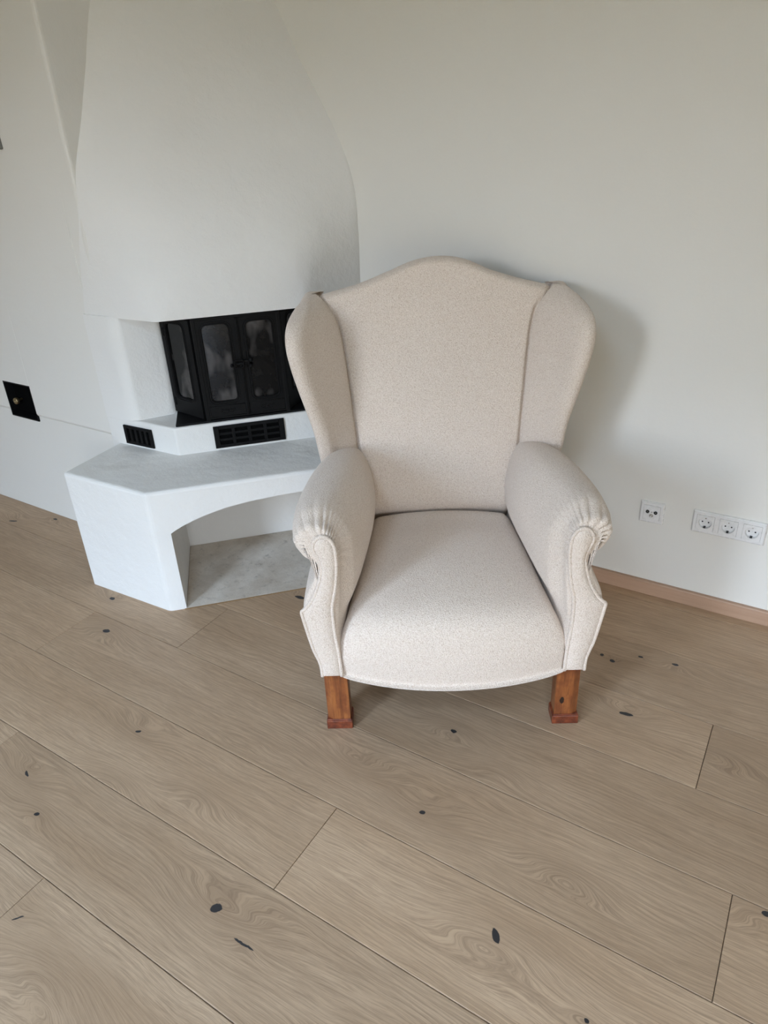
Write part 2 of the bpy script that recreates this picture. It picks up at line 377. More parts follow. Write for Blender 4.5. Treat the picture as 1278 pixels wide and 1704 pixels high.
# ------------------------------------------------------------------ floor of separate oak planks
sub = struct(box('floor', (X0, Y0, -.03), (X1, YW, -.0145), M_lining))
PW = .25467; YA = 1.46658
ends = {-3: [-.62], -2: [-1.05], -1: [-.0445-2.2], 0: [-1.676], 1: [.080], 2: [-.821], 3: [-1.809], 4: [-1.319]}
ends[-1] = [-.0445]
LEN = 2.188
def plank_mesh(x0, x1, y0, y1, h=.014, g=.0006, b=.0019):
    x0 += g; x1 -= g; y0 += g; y1 -= g; vs = []; fs = []
    for z, d in ((-h, 0), (-b, 0), (-b*.3, b*.3), (0, b)):
        vs += [(x0+d, y0+d, z), (x1-d, y0+d, z), (x1-d, y1-d, z), (x0+d, y1-d, z)]
    for r in range(3):
        for k in range(4): fs.append((r*4+k, r*4+(k+1) % 4, r*4+4+(k+1) % 4, r*4+4+k))
    fs.append((12, 13, 14, 15)); fs.append((3, 2, 1, 0))
    me = bpy.data.meshes.new('plank'); me.from_pydata(vs, [], fs)
    kn = [k for k in KNOTS if x0-.01 < k[0] < x1+.01 and y0-.01 < k[1] < y1+.01]
    me.materials.append(oak(kn) if kn else M_oak); return me
for k in range(-3, 18):
    # row k lies between line k (far edge) and line k+1 (near edge)
    yf = YA-k*PW; yn = yf-PW
    if k == -3: yf = min(yf+0, YW)
    xe = ends.get(k, [random.uniform(-1.5, .5)])[0]
    xs = [xe]
    while xs[0] > X0: xs.insert(0, xs[0]-LEN)
    while xs[-1] < X1: xs.append(xs[-1]+LEN)
    for a, b in zip(xs, xs[1:]):
        a2, b2 = max(a, X0), min(b, X1)
        if b2-a2 < .03 or yf < Y0: continue
        if yn > YL and b2 < XC: continue
        o = bpy.data.objects.new('plank', plank_mesh(a2, b2, max(yn, Y0), yf)); C.objects.link(o); o.parent = sub
# last ripped strip against the skirting
yf = YW; yn = YA+3*PW
for a, b in ((XC, -.4-.35), (-.75, 1.438), (1.438, X1)):
    o = bpy.data.objects.new('plank', plank_mesh(a, b, yn, yf)); C.objects.link(o); o.parent = sub

bm = bmesh.new()
prof = [(YW, 0.0), (YW-.015, 0.0), (YW-.015, .0495), (YW-.0135, .052), (YW-.011, .0535), (YW, .0535)]
ext(bm, prof, -1.02, X1)
struct(from_bm('baseboard_right', bm, M_skirt))

# ------------------------------------------------------------------ corner fireplace
AD = math.radians(46); D = Vector((math.cos(AD), math.sin(AD), 0)); N = Vector((-math.sin(AD), math.cos(AD), 0))   # N points into the wall
fp = empty('corner_fireplace', (-1.95, 1.9, 0))
setp(fp, 'white plastered corner fireplace with curved hood and arched bench, left of the armchair', 'fireplace')
def adopt(o, name=None):
    o.parent = fp; o.matrix_parent_inverse = Matrix.Translation(fp.location).inverted(); return o
# hood
HT = [ # z, Lx, Ly, Cx, Cy, Dx, Dy, Rx, rounding
 (.995, -2.345, 1.628, -1.990, 1.647, -1.620, 2.033, -1.556, .06),
 (1.10, -2.325, 1.630, -1.993, 1.650, -1.622, 2.037, -1.553, .16),
 (1.20, -2.304, 1.633, -2.008, 1.664, -1.632, 2.050, -1.550, .35),
 (1.36, -2.259, 1.637, -2.050, 1.703, -1.675, 2.090, -1.555, .6),
 (1.476, -2.25, 1.655, -2.080, 1.740, -1.725, 2.125, -1.586, .75),
 (1.63, -2.25, 1.720, -2.110, 1.795, -1.780, 2.155, -1.663, .85),
 (1.78, -2.25, 1.780, -2.130, 1.842, -1.840, 2.175, -1.751, .9),
 (1.966, -2.25, 1.850, -2.155, 1.900, -1.915, 2.195, -1.845, .95),
 (2.25, -2.25, 1.945, -2.175, 1.985, -2.020, 2.215, -1.965, .95),
 (2.70, -2.25, 2.060, -2.195, 2.090, -2.130, 2.24, -2.090, .95)]
def hood_ring(z):
    Lx, Ly, Cx, Cy, Dx, Dy, Rx, r = lerp_tab(HT, z)
    L, Cc, Dd, Rr = Vector((Lx, Ly)), Vector((Cx, Cy)), Vector((Dx, Dy)), Vector((Rx, YW))
    def bez(a, b, c, n): return [a*(1-t)**2+b*2*t*(1-t)+c*t*t for t in [i/n for i in range(n+1)]]
    rC = min(1, r*(1 if z < .9975 else 2.4)); rl = min((Cc-L).length, (Dd-Cc).length*.5)*rC; rr = min((Rr-Dd).length, (Dd-Cc).length*.5)*r
    a1 = Cc+(L-Cc).normalized()*rl; a2 = Cc+(Dd-Cc).normalized()*rl
    b1 = Dd+(Cc-Dd).normalized()*rr; b2 = Dd+(Rr-Dd).normalized()*rr
    P = [L+(a1-L)*(i/8) for i in range(8)]+bez(a1, Cc, a2, 10)+[a2+(b1-a2)*(i/10) for i in range(1, 10)]+bez(b1, Dd, b2, 10)+[b2+(Rr-b2)*(i/6) for i in range(1, 7)]
    # buried backs
    P = [Vector((L.x-.03, YW+.02)), Vector((L.x-.03, max(L.y, YL)+.02))] + P + [Vector((Rr.x, YW+.02))]
    return [(p.x, p.y, z) for p in P]
zs = [.995+(.0008 if i == 1 else 0)+i*.02 for i in range(0, 86)]
hood = adopt(loft('hood', [hood_ring(min(z, 2.699)) for z in zs if z < 2.71], M_fire))
hood.data.set_sharp_from_angle(angle=math.radians(38))
# plinth under the stove
pl = adopt(prism('stove_plinth', [(-2.356, 1.622), (-1.993, 1.640), (-1.590, 2.057), (-1.545, YW+.01), (-2.356, YW+.01)], .40, .6, M_fire, bevel=.007, seg=3))
# pier left of the opening, set back below the hood
adopt(prism('side_pier', [(-2.354, 1.6235), (-2.225, 1.628), (-2.185, 1.640), (-2.112, 1.755), (-2.112, 2.0), (-2.354, 2.0)], .595, .999, M_fire, bevel=.010, seg=3,
      sel=lambda e: abs(e.verts[0].co.z-e.verts[1].co.z) > .1 and e.verts[0].co.x > -2.3))
adopt(prism('side_pier', [(-1.60, 2.11), (-1.545, YW+.01), (-1.75, YW+.01)], .595, .999, M_fire))
# bench
AB = math.radians(45.5); DB = Vector((math.cos(AB), math.sin(AB), 0)); NB = Vector((-math.sin(AB), math.cos(AB), 0))
BC = Vector((-1.857, 1.350, 0)); tB = (YW+.01-BC.y)/DB.y; BE = BC+DB*tB
bench = prism('bench', [(-2.277, 1.331), (BC.x, BC.y), (BE.x, BE.y), (-2.34, YW+.01), (-2.34, YL+.02), (-2.30, YL+.02)], 0, .49, M_fire, bevel=.012, seg=3,
     sel=lambda e: (min(e.verts[0].co.z, e.verts[1].co.z) > .48 and min(e.verts[0].co.y, e.verts[1].co.y) < 2.0 and max(v.co.y for v in e.verts) < 2.31 and not all(v.co.x < -2.31 for v in e.verts)) or
                   (abs(e.verts[0].co.z-e.verts[1].co.z) > .3 and e.verts[0].co.y < 1.36))
adopt(bench)
bm = bmesh.new()
sA = .058; arch = [(sA, -.02), (sA, .323), (.075, .333), (.10, .345), (.14, .361), (.19, .377), (.26, .393), (.34, .404), (.45, .411), (.62, .415),
        (.79, .411), (.90, .404), (.98, .393), (1.05, .377), (1.10, .361), (1.14, .345), (1.165, .333), (1.18, .323), (1.18, -.02)]
# jamb and back wall run at the angles seen under the bench
def bp(s, n): return BC+DB*s+NB*n
lowL = []; n = len(arch)
fr = [bm.verts.new((*bp(s, -.05).xy, z)) for s, z in arch]; bk = [bm.verts.new((*bp(s+(.012 if s < .5 else 0), .462).xy, z)) for s, z in arch]
for i in range(n): bm.faces.new((fr[i], fr[(i+1) % n], bk[(i+1) % n], bk[i]))
bm.faces.new(fr[::-1]); bm.faces.new(bk)
cut = from_bm('cutter', bm)
md = bench.modifiers.new('arch', 'BOOLEAN'); md.object = cut; md.operation = 'DIFFERENCE'; md.solver = 'EXACT'
bpy.context.view_layer.update()
dg = bpy.context.evaluated_depsgraph_get(); me = bpy.data.meshes.new_from_object(bench.evaluated_get(dg))
bench.modifiers.clear(); bench.data = me
if not me.materials: me.materials.append(M_fire)
bpy.data.objects.remove(cut)
# screed slab on the floor in the arch, and the cork strip to the planks
q = [bp(sA+.002, .0), bp(1.178, .0), bp(1.178, .46), bp(sA+.014, .46)]
adopt(prism('hearth_slab', [p.xy for p in q], .0003, .0022, M_conc))
q = [bp(sA-.005, -.007), bp(1.178, -.007), bp(1.178, 0), bp(sA-.005, 0)]
adopt(prism('expansion_strip', [p.xy for p in q], .0003, .0016, M_cork))

def plane_M(origin, xdir, ydir):   # local x along the face, local y up, local z out of the wall
    x = Vector(xdir).normalized(); y = Vector(ydir).normalized(); z = x.cross(y)
    M = Matrix((x, y, z)).transposed().to_4x4(); M.translation = origin; return M
def grille(M, w, h, cols, rows, parent, mx, my, bx, by):
    """cast vent plate: border + bars, black sheet behind for the shade"""
    g = empty('vent_grille', (0, 0, 0)); g.parent = parent; g.matrix_parent_inverse = Matrix.Translation(parent.location).inverted()
    bm = bmesh.new(); th = .008
    cw = (w-2*mx-(cols-1)*bx)/cols; ch = (h-2*my-(rows-1)*by)/rows
    for a, b in (((0, 0), (mx, h)), ((w-mx, 0), (w, h)), ((mx, 0), (w-mx, my)), ((mx, h-my), (w-mx, h))): bm_box(bm, (*a, .0005), (*b, th), M, .0012, 1)
    from_bm('rim', bm, M_iron, g)
    for i in range(cols-1):
        x = mx+cw*(i+1)+bx*i; bm = bmesh.new(); bm_box(bm, (x, my, .0005), (x+bx, h-my, th-.001), M, .001, 1); from_bm('bar', bm, M_iron, g)
    for j in range(rows-1):
        y = my+ch*(j+1)+by*j; bm = bmesh.new(); bm_box(bm, (mx, y, .0005), (w-mx, y+by, th-.0015), M, .001, 1); from_bm('bar', bm, M_iron, g)
    bm = bmesh.new(); bm_box(bm, (.002, .002, .0002), (w-.002, h-.002, .0012), M); from_bm('dark_sheet', bm, M_flat_black, g)  # black sheet paints the shade seen between the bars
    return g
P0 = Vector((-1.993, 1.640, 0)); dpl = Vector((-1.590+1.993, 2.057-1.640, 0)).normalized(); npl = Vector((dpl.y, -dpl.x, 0))
grille(plane_M(P0+dpl*.140+npl*.0005+Vector((0, 0, .5)), dpl, (0, 0, 1)), .268, .088, 4, 3, fp, .020, .013, .013, .010)
dl = Vector((.363, .018, 0)).normalized()
grille(plane_M(Vector((-2.356, 1.622, .5))+dl*.094+Vector((0, -.0006, 0)), dl, (0, 0, 1)), .150, .077, 5, 1, fp, .015, .011, .013, .01)

# ------------------------------------------------------------------ stove insert
st = empty('stove_insert', (-1.85, 1.85, .6))
setp(st, 'black cast iron stove insert with two glazed doors in the fireplace opening', 'stove')
def sadopt(o): o.parent = st; o.matrix_parent_inverse = Matrix.Translation(st.location).inverted(); return o
SP = Vector((-1.993, 1.647, 0))+D*.130+N*.014     # left end of the door pair
SE = SP+D*.292
SL = Vector((-2.104, 1.768, 0)); SR = SE+(D*.122+N*.17)
Zb, Zt = .612, .990
sadopt(prism('firebox', [(SL+N*.012+D*.004).xy, (SP+N*.012).xy, (SE+N*.012).xy, (SR+N*.012-D*.004).xy, (SR+N*.05-D*.03).xy, (SL+N*.05+D*.03).xy], .6015, Zt, M_iron))
BPp = [Vector((-1.995, 1.652, 0)), Vector((-1.62, 2.040, 0))]
sadopt(prism('base_plate', [BPp[0].xy, BPp[1].xy, (SR+D*.02).xy, (SR+N*.04).xy, (SL+N*.04).xy, (SL-Vector((.003, .0, 0))).xy], .6002, .6085, M_iron, bevel=.002))
def rrect(x0, y0, x1, y1, r, n=6, rt=None):
    rt = rt or r; out = []
    for cx, cy, a, rr in ((x1-rt, y1-rt, 0, rt), (x0+rt, y1-rt, 90, rt), (x0+r, y0+r, 180, r), (x1-r, y0+r, 270, r)):
        out += [(cx+rr*math.cos(math.radians(a+90*k/n)), cy+rr*math.sin(math.radians(a+90*k/n))) for k in range(n+1)]
    return out
def ring_plate(bm, outer, inner, z0, z1, M):
    """plate with outer outline (same count) and a hole"""
    n = len(outer); V = lambda p, z: bm.verts.new(M @ Vector((p[0], p[1], z)))
    a = [V(p, z0) for p in outer]; b = [V(p, z1) for p in outer]; c = [V(p, z1) for p in inner]; d = [V(p, z0) for p in inner]
    for i in range(n):
        k = (i+1) % n
        for A, B in ((a, b), (b, c), (c, d), (d, a)): bm.faces.new((A[i], A[k], B[k], B[i]))
def glazed(name, M, w, h, win, handle=None, label=None, split=True):
    x0, y0, x1, y1 = win
    bm = bmesh.new()
    inner = rrect(x0, y0, x1, y1, .014, rt=.018); m = len(inner)
    outer = []
    cx, cy = w/2, (y0+y1)/2
    # outer plate outline sampled at matching directions: rounded rect with tiny radius
    outer = rrect(.001, .001, w-.001, h-.001, .002)
    ring_plate(bm, outer, inner, 0, .010, M)
    d = from_bm('door' if name == 'door' else name, bm, M_iron, None); sadopt(d)
    # raised mouldings around the pane
    bm = bmesh.new()
    for off, rr, zz in ((.004, .0022, .0105), (.0115, .0016, .0102)):
        pts = [M @ Vector((p[0], p[1], zz)) for p in rrect(x0-off, y0-off, x1+off, y1+off, .014+off, rt=.018+off)]
        tube('', pts, rr, None, closed=True, seg=6, bm=bm)
    if split:
        for (a, b, c, e) in ((.006, .008, w-.006, .008), (.006, y0-.018, w-.006, y0-.018), (.006, .008, .006, y0-.018), (w-.006, .008, w-.006, y0-.018)):
            tube('', [M @ Vector((a, b, .0105)), M @ Vector((c, e, .0105))], .0012, None, seg=6, bm=bm)
        # relief sprig on the lower panel
        mx_, my_ = w/2, (y0-.018+.008)/2
        for sx in (-1, 1):
            pts = [(0, 0), (.008*sx, .006), (.016*sx, .002), (.022*sx, .007), (.026*sx, .001), (.021*sx, -.004)]
            tube('', [M @ Vector((mx_+p[0], my_+p[1], .0105)) for p in spline(pts, 16)], .0014, None, seg=6, bm=bm)
            pts = [(0, -.002), (.006*sx, -.008), (.014*sx, -.009), (.018*sx, -.005)]
            tube('', [M @ Vector((mx_+p[0], my_+p[1], .0105)) for p in spline(pts, 10)], .0012, None, seg=6, bm=bm)
        lathe_bm(bm, [(.004, .009), (.004, .012), (.002, .0135)], M @ Matrix.Translation((mx_, my_, 0)), 10)
    mo = from_bm('moulding', bm, M_iron, d, True)
    bm = bmesh.new(); bm_prism(bm, rrect(x0-.001, y0-.001, x1+.001, y1+.001, .014, rt=.018), .002, .0045, M)
    from_bm('pane', bm, M_pane, d)
    return d
up = (0, 0, 1); gap = .0015
Mleft = plane_M(SP+Vector((0, 0, Zb)), D, up); W2 = .146
hD = Zt-.006-Zb
glazed('door', Mleft, W2-gap, hD, (.022, .068, .113, hD-.020))
Mr = plane_M(SP+D*(W2+gap)+Vector((0, 0, Zb)), D, up)
glazed('door', Mr, W2-gap, hD, (.030, .068, .121, hD-.020))
vl = (SP-D*.006-SL); glazed('side_panel', plane_M(SL+Vector((0, 0, Zb)), vl, up), vl.length-.012, hD, (.035, .068, vl.length-.055, hD-.022), split=False)
vr = (SR-SE-D*.006); glazed('side_panel', plane_M(SE+D*.006+N*.004+Vector((0, 0, Zb)), vr, up), vr.length-.004, hD, (.045, .068, vr.length-.035, hD-.022), split=False)
# corner posts and centre astragal
for pos in (SP-D*.005-N*.003, SE+D*.005-N*.003):
    bm = bmesh.new(); M = plane_M(pos+Vector((0, 0, .6085)), D, up); bm_box(bm, (-.008, 0, -.010), (.008, Zt-.6085, .008), M, .003, 2); sadopt(from_bm('corner_post', bm, M_iron))
bm = bmesh.new(); M = plane_M(SP+D*W2+Vector((0, 0, Zb)), D, up); bm_box(bm, (-.0065, .002, .0095), (.0065, hD-.002, .0145), M, .002, 2)
bm_box(bm, (-.0015, .004, .0140), (.0015, hD-.004, .0175), M, .001, 1); sadopt(from_bm('centre_strip', bm, M_iron))
bm = bmesh.new(); bm_box(bm, (-.012, hD-.001, -.006), (.304, hD+.010, .012), Mleft, .002, 1); sadopt(from_bm('top_rail', bm, M_iron))
# hinges on the left side panel
for zz in (.03, .30):
    bm = bmesh.new(); lathe_bm(bm, [(.006, 0), (.006, .03)], Matrix.Translation(SL+Vector((.012, -.010, Zb+zz))), 12); sadopt(from_bm('hinge', bm, M_iron, None, True))
# latch: plate, square loop and lever
bm = bmesh.new(); M = plane_M(SP+D*W2+Vector((0, 0, .817)), D, up)
bm_box(bm, (.006, -.010, .012), (.030, .012, .020), M, .003, 2); bm_box(bm, (-.02, -.004, .018), (.020, .004, .024), M, .002, 2)
lathe_bm(bm, [(.007, .012), (.009, .022), (.006, .030), (.0, .031)][:3], M @ Matrix.Translation((.034, .012, 0)), 12)
lathe_bm(bm, [(.006, .012), (.008, .020), (.005, .026)], M @ Matrix.Translation((.032, -.012, 0)), 12)
lathe_bm(bm, [(.005, .010), (.006, .018), (.004, .022)], M @ Matrix.Translation((-.037, -.006, 0)), 12)
lp = [(p[0], p[1]) for p in rrect(-.026, -.014, .006, .014, .006)]
tube('', [M @ Vector((p[0], p[1], .026)) for p in lp], .0028, None, closed=True, seg=8, bm=bm)
sadopt(from_bm('latch', bm, M_iron, None, True))

# ------------------------------------------------------------------ soot hatch in the left wall
hc = empty('soot_hatch', (-2.95, YL, .568))
setp(hc, 'square black soot hatch with a brass knob low in the left wall', 'hatch')
# cut its recess in the wall
bm = bmesh.new(); bm_box(bm, (HX0, YL-.05, HZ0), (HX1, YL+.055, HZ1)); cut = from_bm('cutter', bm)
md = wl.modifiers.new('hatch', 'BOOLEAN'); md.object = cut; md.operation = 'DIFFERENCE'; md.solver = 'EXACT'
bpy.context.view_layer.update(); dg = bpy.context.evaluated_depsgraph_get()
me = bpy.data.meshes.new_from_object(wl.evaluated_get(dg)); wl.modifiers.clear(); wl.data = me; bpy.data.objects.remove(cut)
def hadopt(o, par=hc): o.parent = par; o.matrix_parent_inverse = Matrix.Translation(hc.location).inverted(); return o
bm = bmesh.new()
for lo, hi in (((HX0, HZ0), (HX0+.006, HZ1)), ((HX1-.006, HZ0), (HX1, HZ1)), ((HX0, HZ0), (HX1, HZ0+.006)), ((HX0, HZ1-.006), (HX1, HZ1))):
    bm_box(bm, (lo[0], YL-.006, lo[1]), (hi[0], YL+.052, hi[1]))
hadopt(from_bm('sleeve', bm, M_iron))
bm = bmesh.new(); bm_box(bm, (HX0+.006, YL+.030, HZ0+.006), (HX1-.006, YL+.045, HZ1-.006), None, .002, 2)
bm_box(bm, (HX0+.014, YL+.025, HZ0+.014), (HX1-.014, YL+.0305, HZ1-.014), None, .002, 2)
hd = hadopt(from_bm('door', bm, M_flat_black))
Mk = Matrix.Translation((-2.992, YL+.026, .562)) @ Matrix.Rotation(PI/2, 4, 'X')
bm = bmesh.new(); lathe_bm(bm, [(.006, 0), (.006, .018), (.013, .020), (.0150, .024), (.0150, .032), (.013, .0355), (.004, .0365), (.0035, .033)], Mk, 28)
kb = from_bm('knob', bm, M_brass, hd, True)

# ------------------------------------------------------------------ sockets on the right wall
def frame_plate(bm, cx, n, M, half=.0405, pitch=.071):
    """bevelled cover frame with n square openings"""
    x0, x1 = -half, half+(n-1)*pitch
    def q(a, b, c, d): bm.faces.new([bm.verts.new(M @ Vector(p)) for p in (a, b, c, d)])
    o = [(x0, -half), (x1, -half), (x1, half), (x0, half)]
    O0 = [(*p, 0) for p in o]; ins = .0045
    O1 = [(x0+.001, -half+.001, .0065), (x1-.001, -half+.001, .0065), (x1-.001, half-.001, .0065), (x0+.001, half-.001, .0065)]
    O2 = [(x0+ins, -half+ins, .0095), (x1-ins, -half+ins, .0095), (x1-ins, half-ins, .0095), (x0+ins, half-ins, .0095)]
    for A, B in ((O0, O1), (O1, O2)):
        for i in range(4): q(A[i], A[(i+1) % 4], B[(i+1) % 4], B[i])
    hi_ = .0278
    # top face strips around openings
    xs = [x0+ins]
    for i in range(n):
        xs += [i*pitch-hi_, i*pitch+hi_]
    xs.append(x1-ins); y0, y1 = -half+ins, half-ins; z = .0095; zi = .0060
    for i in range(0, len(xs), 2): q((xs[i], y0, z), (xs[i+1], y0, z), (xs[i+1], y1, z), (xs[i], y1, z))
    for i in range(n):
        a, b = xs[2*i+1], xs[2*i+2]
        q((a, y0, z), (b, y0, z), (b, -hi_, z), (a, -hi_, z)); q((a, hi_, z), (b, hi_, z), (b, y1, z), (a, y1, z))
        c = [(a, -hi_), (b, -hi_), (b, hi_), (a, hi_)]
        for k in range(4): q((*c[k], z), (*c[(k+1) % 4], z), (*c[(k+1) % 4], .001), (*c[k], .001))
    bmesh.ops.remove_doubles(bm, verts=bm.verts, dist=1e-5)
def insert_base(parent, M, cx):
    bm = bmesh.new(); bm_box(bm, (cx-.0277, -.0277, .0001), (cx+.0277, .0277, .0005), M); return from_bm('joint', bm, M_line, parent)
def wallM(x, z): return plane_M(Vector((x, YW, z)), (1, 0, 0), (0, 0, 1)) 
def outlet(parent, M, cx):
    """round recessed power outlet"""
    T = M @ Matrix.Translation((cx, 0, 0)); hw = .0272
    bm = bmesh.new(); n = 32
    ang = [2*PI*k/n for k in range(n)]
    def sqp(a):
        c, s = math.cos(a), math.sin(a); f = 1/max(abs(c), abs(s)); return (hw*c*f, hw*s*f)
    V = lambda x, y, z: bm.verts.new(T @ Vector((x, y, z)))
    R0 = [V(*sqp(a), .003) for a in ang]; R1 = [V(*sqp(a), .0110) for a in ang]
    r = .0202; R2 = [V(r*math.cos(a), r*math.sin(a), .0110) for a in ang]; R3 = [V((r-.0015)*math.cos(a), (r-.0015)*math.sin(a), .0008) for a in ang]
    for A, B in ((R0, R1), (R1, R2), (R2, R3)):
        for k in range(n): bm.faces.new((A[k], A[(k+1) % n], B[(k+1) % n], B[k]))
    bm.faces.new(R3)
    o = from_bm('outlet', bm, M_plast, parent)
    for sx in (-1, 1):
        bm = bmesh.new(); lathe_bm(bm, [(.0026, .0009), (.0026, .0014)], T @ Matrix.Translation((sx*.0095, .0, 0)), 14); from_bm('pin_hole', bm, M_black, o)
    for sy in (-1, 1):
        bm = bmesh.new(); bm_box(bm, (-.0022, sy*.0175-.0022, .001), (.0022, sy*.0175+.0022, .0095), T, .0005, 1); from_bm('earth_clip', bm, M_steel if sy > 0 else M_steel, o)
    bm = bmesh.new(); bm_box(bm, (-.0034, -.0190, .001), (.0034, -.0150, .0112), T)
    from_bm('clip_slot', bm, M_black, o)
    bm = bmesh.new(); lathe_bm(bm, [(.0030, .0009), (.0028, .0022), (.0010, .0022)], T, 14); from_bm('screw', bm, M_plast2, o)
    return o
def gang(name, x, z, n, label, cat, kind):
    t = empty(name, (x, YW, z)); setp(t, label, cat)
    M = Matrix.Rotation(PI/2, 4, 'X')        # local: x right, y up -> world z, z out of wall (-y)
    bm = bmesh.new(); frame_plate(bm, 0, n, M); from_bm('cover_frame', bm, M_plast, t)
    for i in range(n):
        cx = i*.071
        insert_base(t, M, cx)
        if kind == 'power': outlet(t, M, cx)
        else:
            bm = bmesh.new(); bm_box(bm, (cx-.0272, -.0272, .003), (cx+.0272, .0272, .0108), M, .0008, 1); ce = from_bm('centre_plate', bm, M_plast, t)
            for px_, py_, r in ((-.0135, .004, .0058), (.0135, .004, .0058)):
                bm = bmesh.new(); T = M @ Matrix.Translation((px_, py_, .0105)); lathe_bm(bm, [(r, 0), (r, .0035), (r-.0012, .0035), (r-.0016, .001)], T, 24); 
                from_bm('coaxial_port', bm, M_black, ce)
                bm = bmesh.new(); lathe_bm(bm, [(.0022, .001), (.0022, .0030), (.001, .0032)], T, 12); from_bm('port_pin', bm, M_grey, ce)
            bm = bmesh.new(); T = M @ Matrix.Translation((0, -.0095, .0105)); lathe_bm(bm, [(.0065, 0), (.0062, .002), (.0050, .0022), (.0048, .0085), (.0036, .0085), (.003, .006)], T, 24)
            from_bm('threaded_port', bm, M_steel, ce, True)
            bm = bmesh.new(); T = M @ Matrix.Translation((0, .0035, .0105)); lathe_bm(bm, [(.0019, 0), (.0019, .0006), (.001, .0007)], T, 12); from_bm('screw', bm, M_grey, ce)
    return t
gang('antenna_socket', -.3868, .3305, 1, 'white square antenna socket with two black ports and one metal port', 'wall socket', 'tv')
gang('power_socket', -.2145, .3350, 3, 'white triple power socket strip on the right wall', 'wall socket', 'power')
# corner of a grey cover at the left edge of the picture
t = box('switch_cover', (-2.676, YL-.011, 1.554), (-2.596, YL, 1.634), M_grey, None, .003)
setp(t, 'grey square wall switch at the left edge, high on the left wall', 'switch')

# ------------------------------------------------------------------ wing armchair
RZ = math.radians(31)
ch = empty('wing_armchair', (-.690, 1.352, 0), RZ)
setp(ch, 'cream boucle wing armchair with rolled arms on square reddish wooden legs', 'armchair')
def ss(a, b, x): t = max(0, min(1, (x-a)/(b-a))); return t*t*(3-2*t)
# --- seat
def wseat(y): return lerp_tab([(-.08, .303), (-.03, .303), (0, .301), (.05, .287), (.15, .272), (.30, .258), (.43, .245), (.54, .234), (.70, .234)], y)[0]
def seat_sec(u):
    c = max(0, 1-u*u)
    yf = -.016-.042*c**.8; top = .385+.045*c**.6; tb = .392+.024*c**.8; zb = .222-.018*c
    pts = [(yf+.014, zb-.002), (yf+.002, zb+.006), (yf-.006, zb+.06), (yf-.004, top-.095), (yf+.014, top-.038), (yf+.062, top-.006), (yf+.15, top+.008), (yf+.26, top+.012),
           (.36, (top+tb)/2+.012), (.46, tb+.008), (.535, tb+.004), (.575, tb-.018), (.62, tb-.06), (.64, .30), (.60, .22), (.30, .215)]
    P = spline(pts, 110, True)
    out = []
    edge = max(0, (abs(u)-.86)/.14)
    for y, z in P:
        zz = z-(.024*edge**2.2)*(1 if z > .30 else 0)*ss(.30, .37, z)
        out.append((u*wseat(y), y, zz))
    return out
seat = loft('seat', [seat_sec(-1+2*i/72) for i in range(73)], M_fab, ch)
# --- backrest
TOP = [(-.40, 1.075), (-.363, 1.096), (-.297, 1.110), (-.23, 1.126), (-.135, 1.158), (-.06, 1.184), (.02, 1.193), (.097, 1.181), (.18, 1.146), (.273, 1.118), (.36, 1.098), (.40, 1.078)]
def ztop(x): return lerp_tab(TOP, x)[0]
def back_w(z): return lerp_tab([(.36, .245), (.45, .26), (.63, .31), (.81, .33), (.96, .352), (1.06, .372), (1.11, .385), (1.2, .385)], z)[0]
def yfront(z): return lerp_tab([(.30, .630), (.37, .600), (.40, .574), (.43, .560), (.50, .570), (.63, .600), (.81, .648), (.96, .688), (1.06, .714), (1.12, .734), (1.20, .752)], z)[0]
NU, NV = 220, 60; secs = []
SEAM = [(.60, .262), (.74, .274), (.90, .290), (.97, .299), (1.02, .309), (1.05, .321), (1.075, .336), (1.10, .362)]
for i in range(NU+1):
    u = -1+2*i/NU; sec = []
    for j in range(NV+1):       # front going up
        v = j/NV; xt = u*back_w(.36+.8*v); zt = ztop(xt)-.022
        z = .30+(zt-.30)*v; x = u*back_w(z)
        side = max(0, (abs(u)-.86)/.14)
        y = yfront(z)+.012*(1-ss(1.03, 1.075, z))*math.exp(-((abs(x)-lerp_tab(SEAM, z)[0])/.0075)**2)-.016*(1-u*u)*math.sin(PI*min(1, max(0, (z-.40)/.6)))+.05*side**2.2
        sec.append((x, y, z))
    x1, y1, z1 = sec[-1]; th = .085-.045*max(0, (abs(u)-.86)/.14)
    for k in range(1, 12):       # over the top
        a = PI*k/12; sec.append((x1, y1+th/2*(1-math.cos(a)), z1+.022*math.sin(a)**.8))
    for j in range(NV+1):
        v = 1-j/NV; z = .22+(z1-.22)*v; x = u*back_w(z); yb = yfront(z)+th+ (0 if z > .5 else -.02*(1-z/.5))
        sec.append((x, yb, z))
    secs.append(sec)
loft('backrest', secs, M_fab, ch)
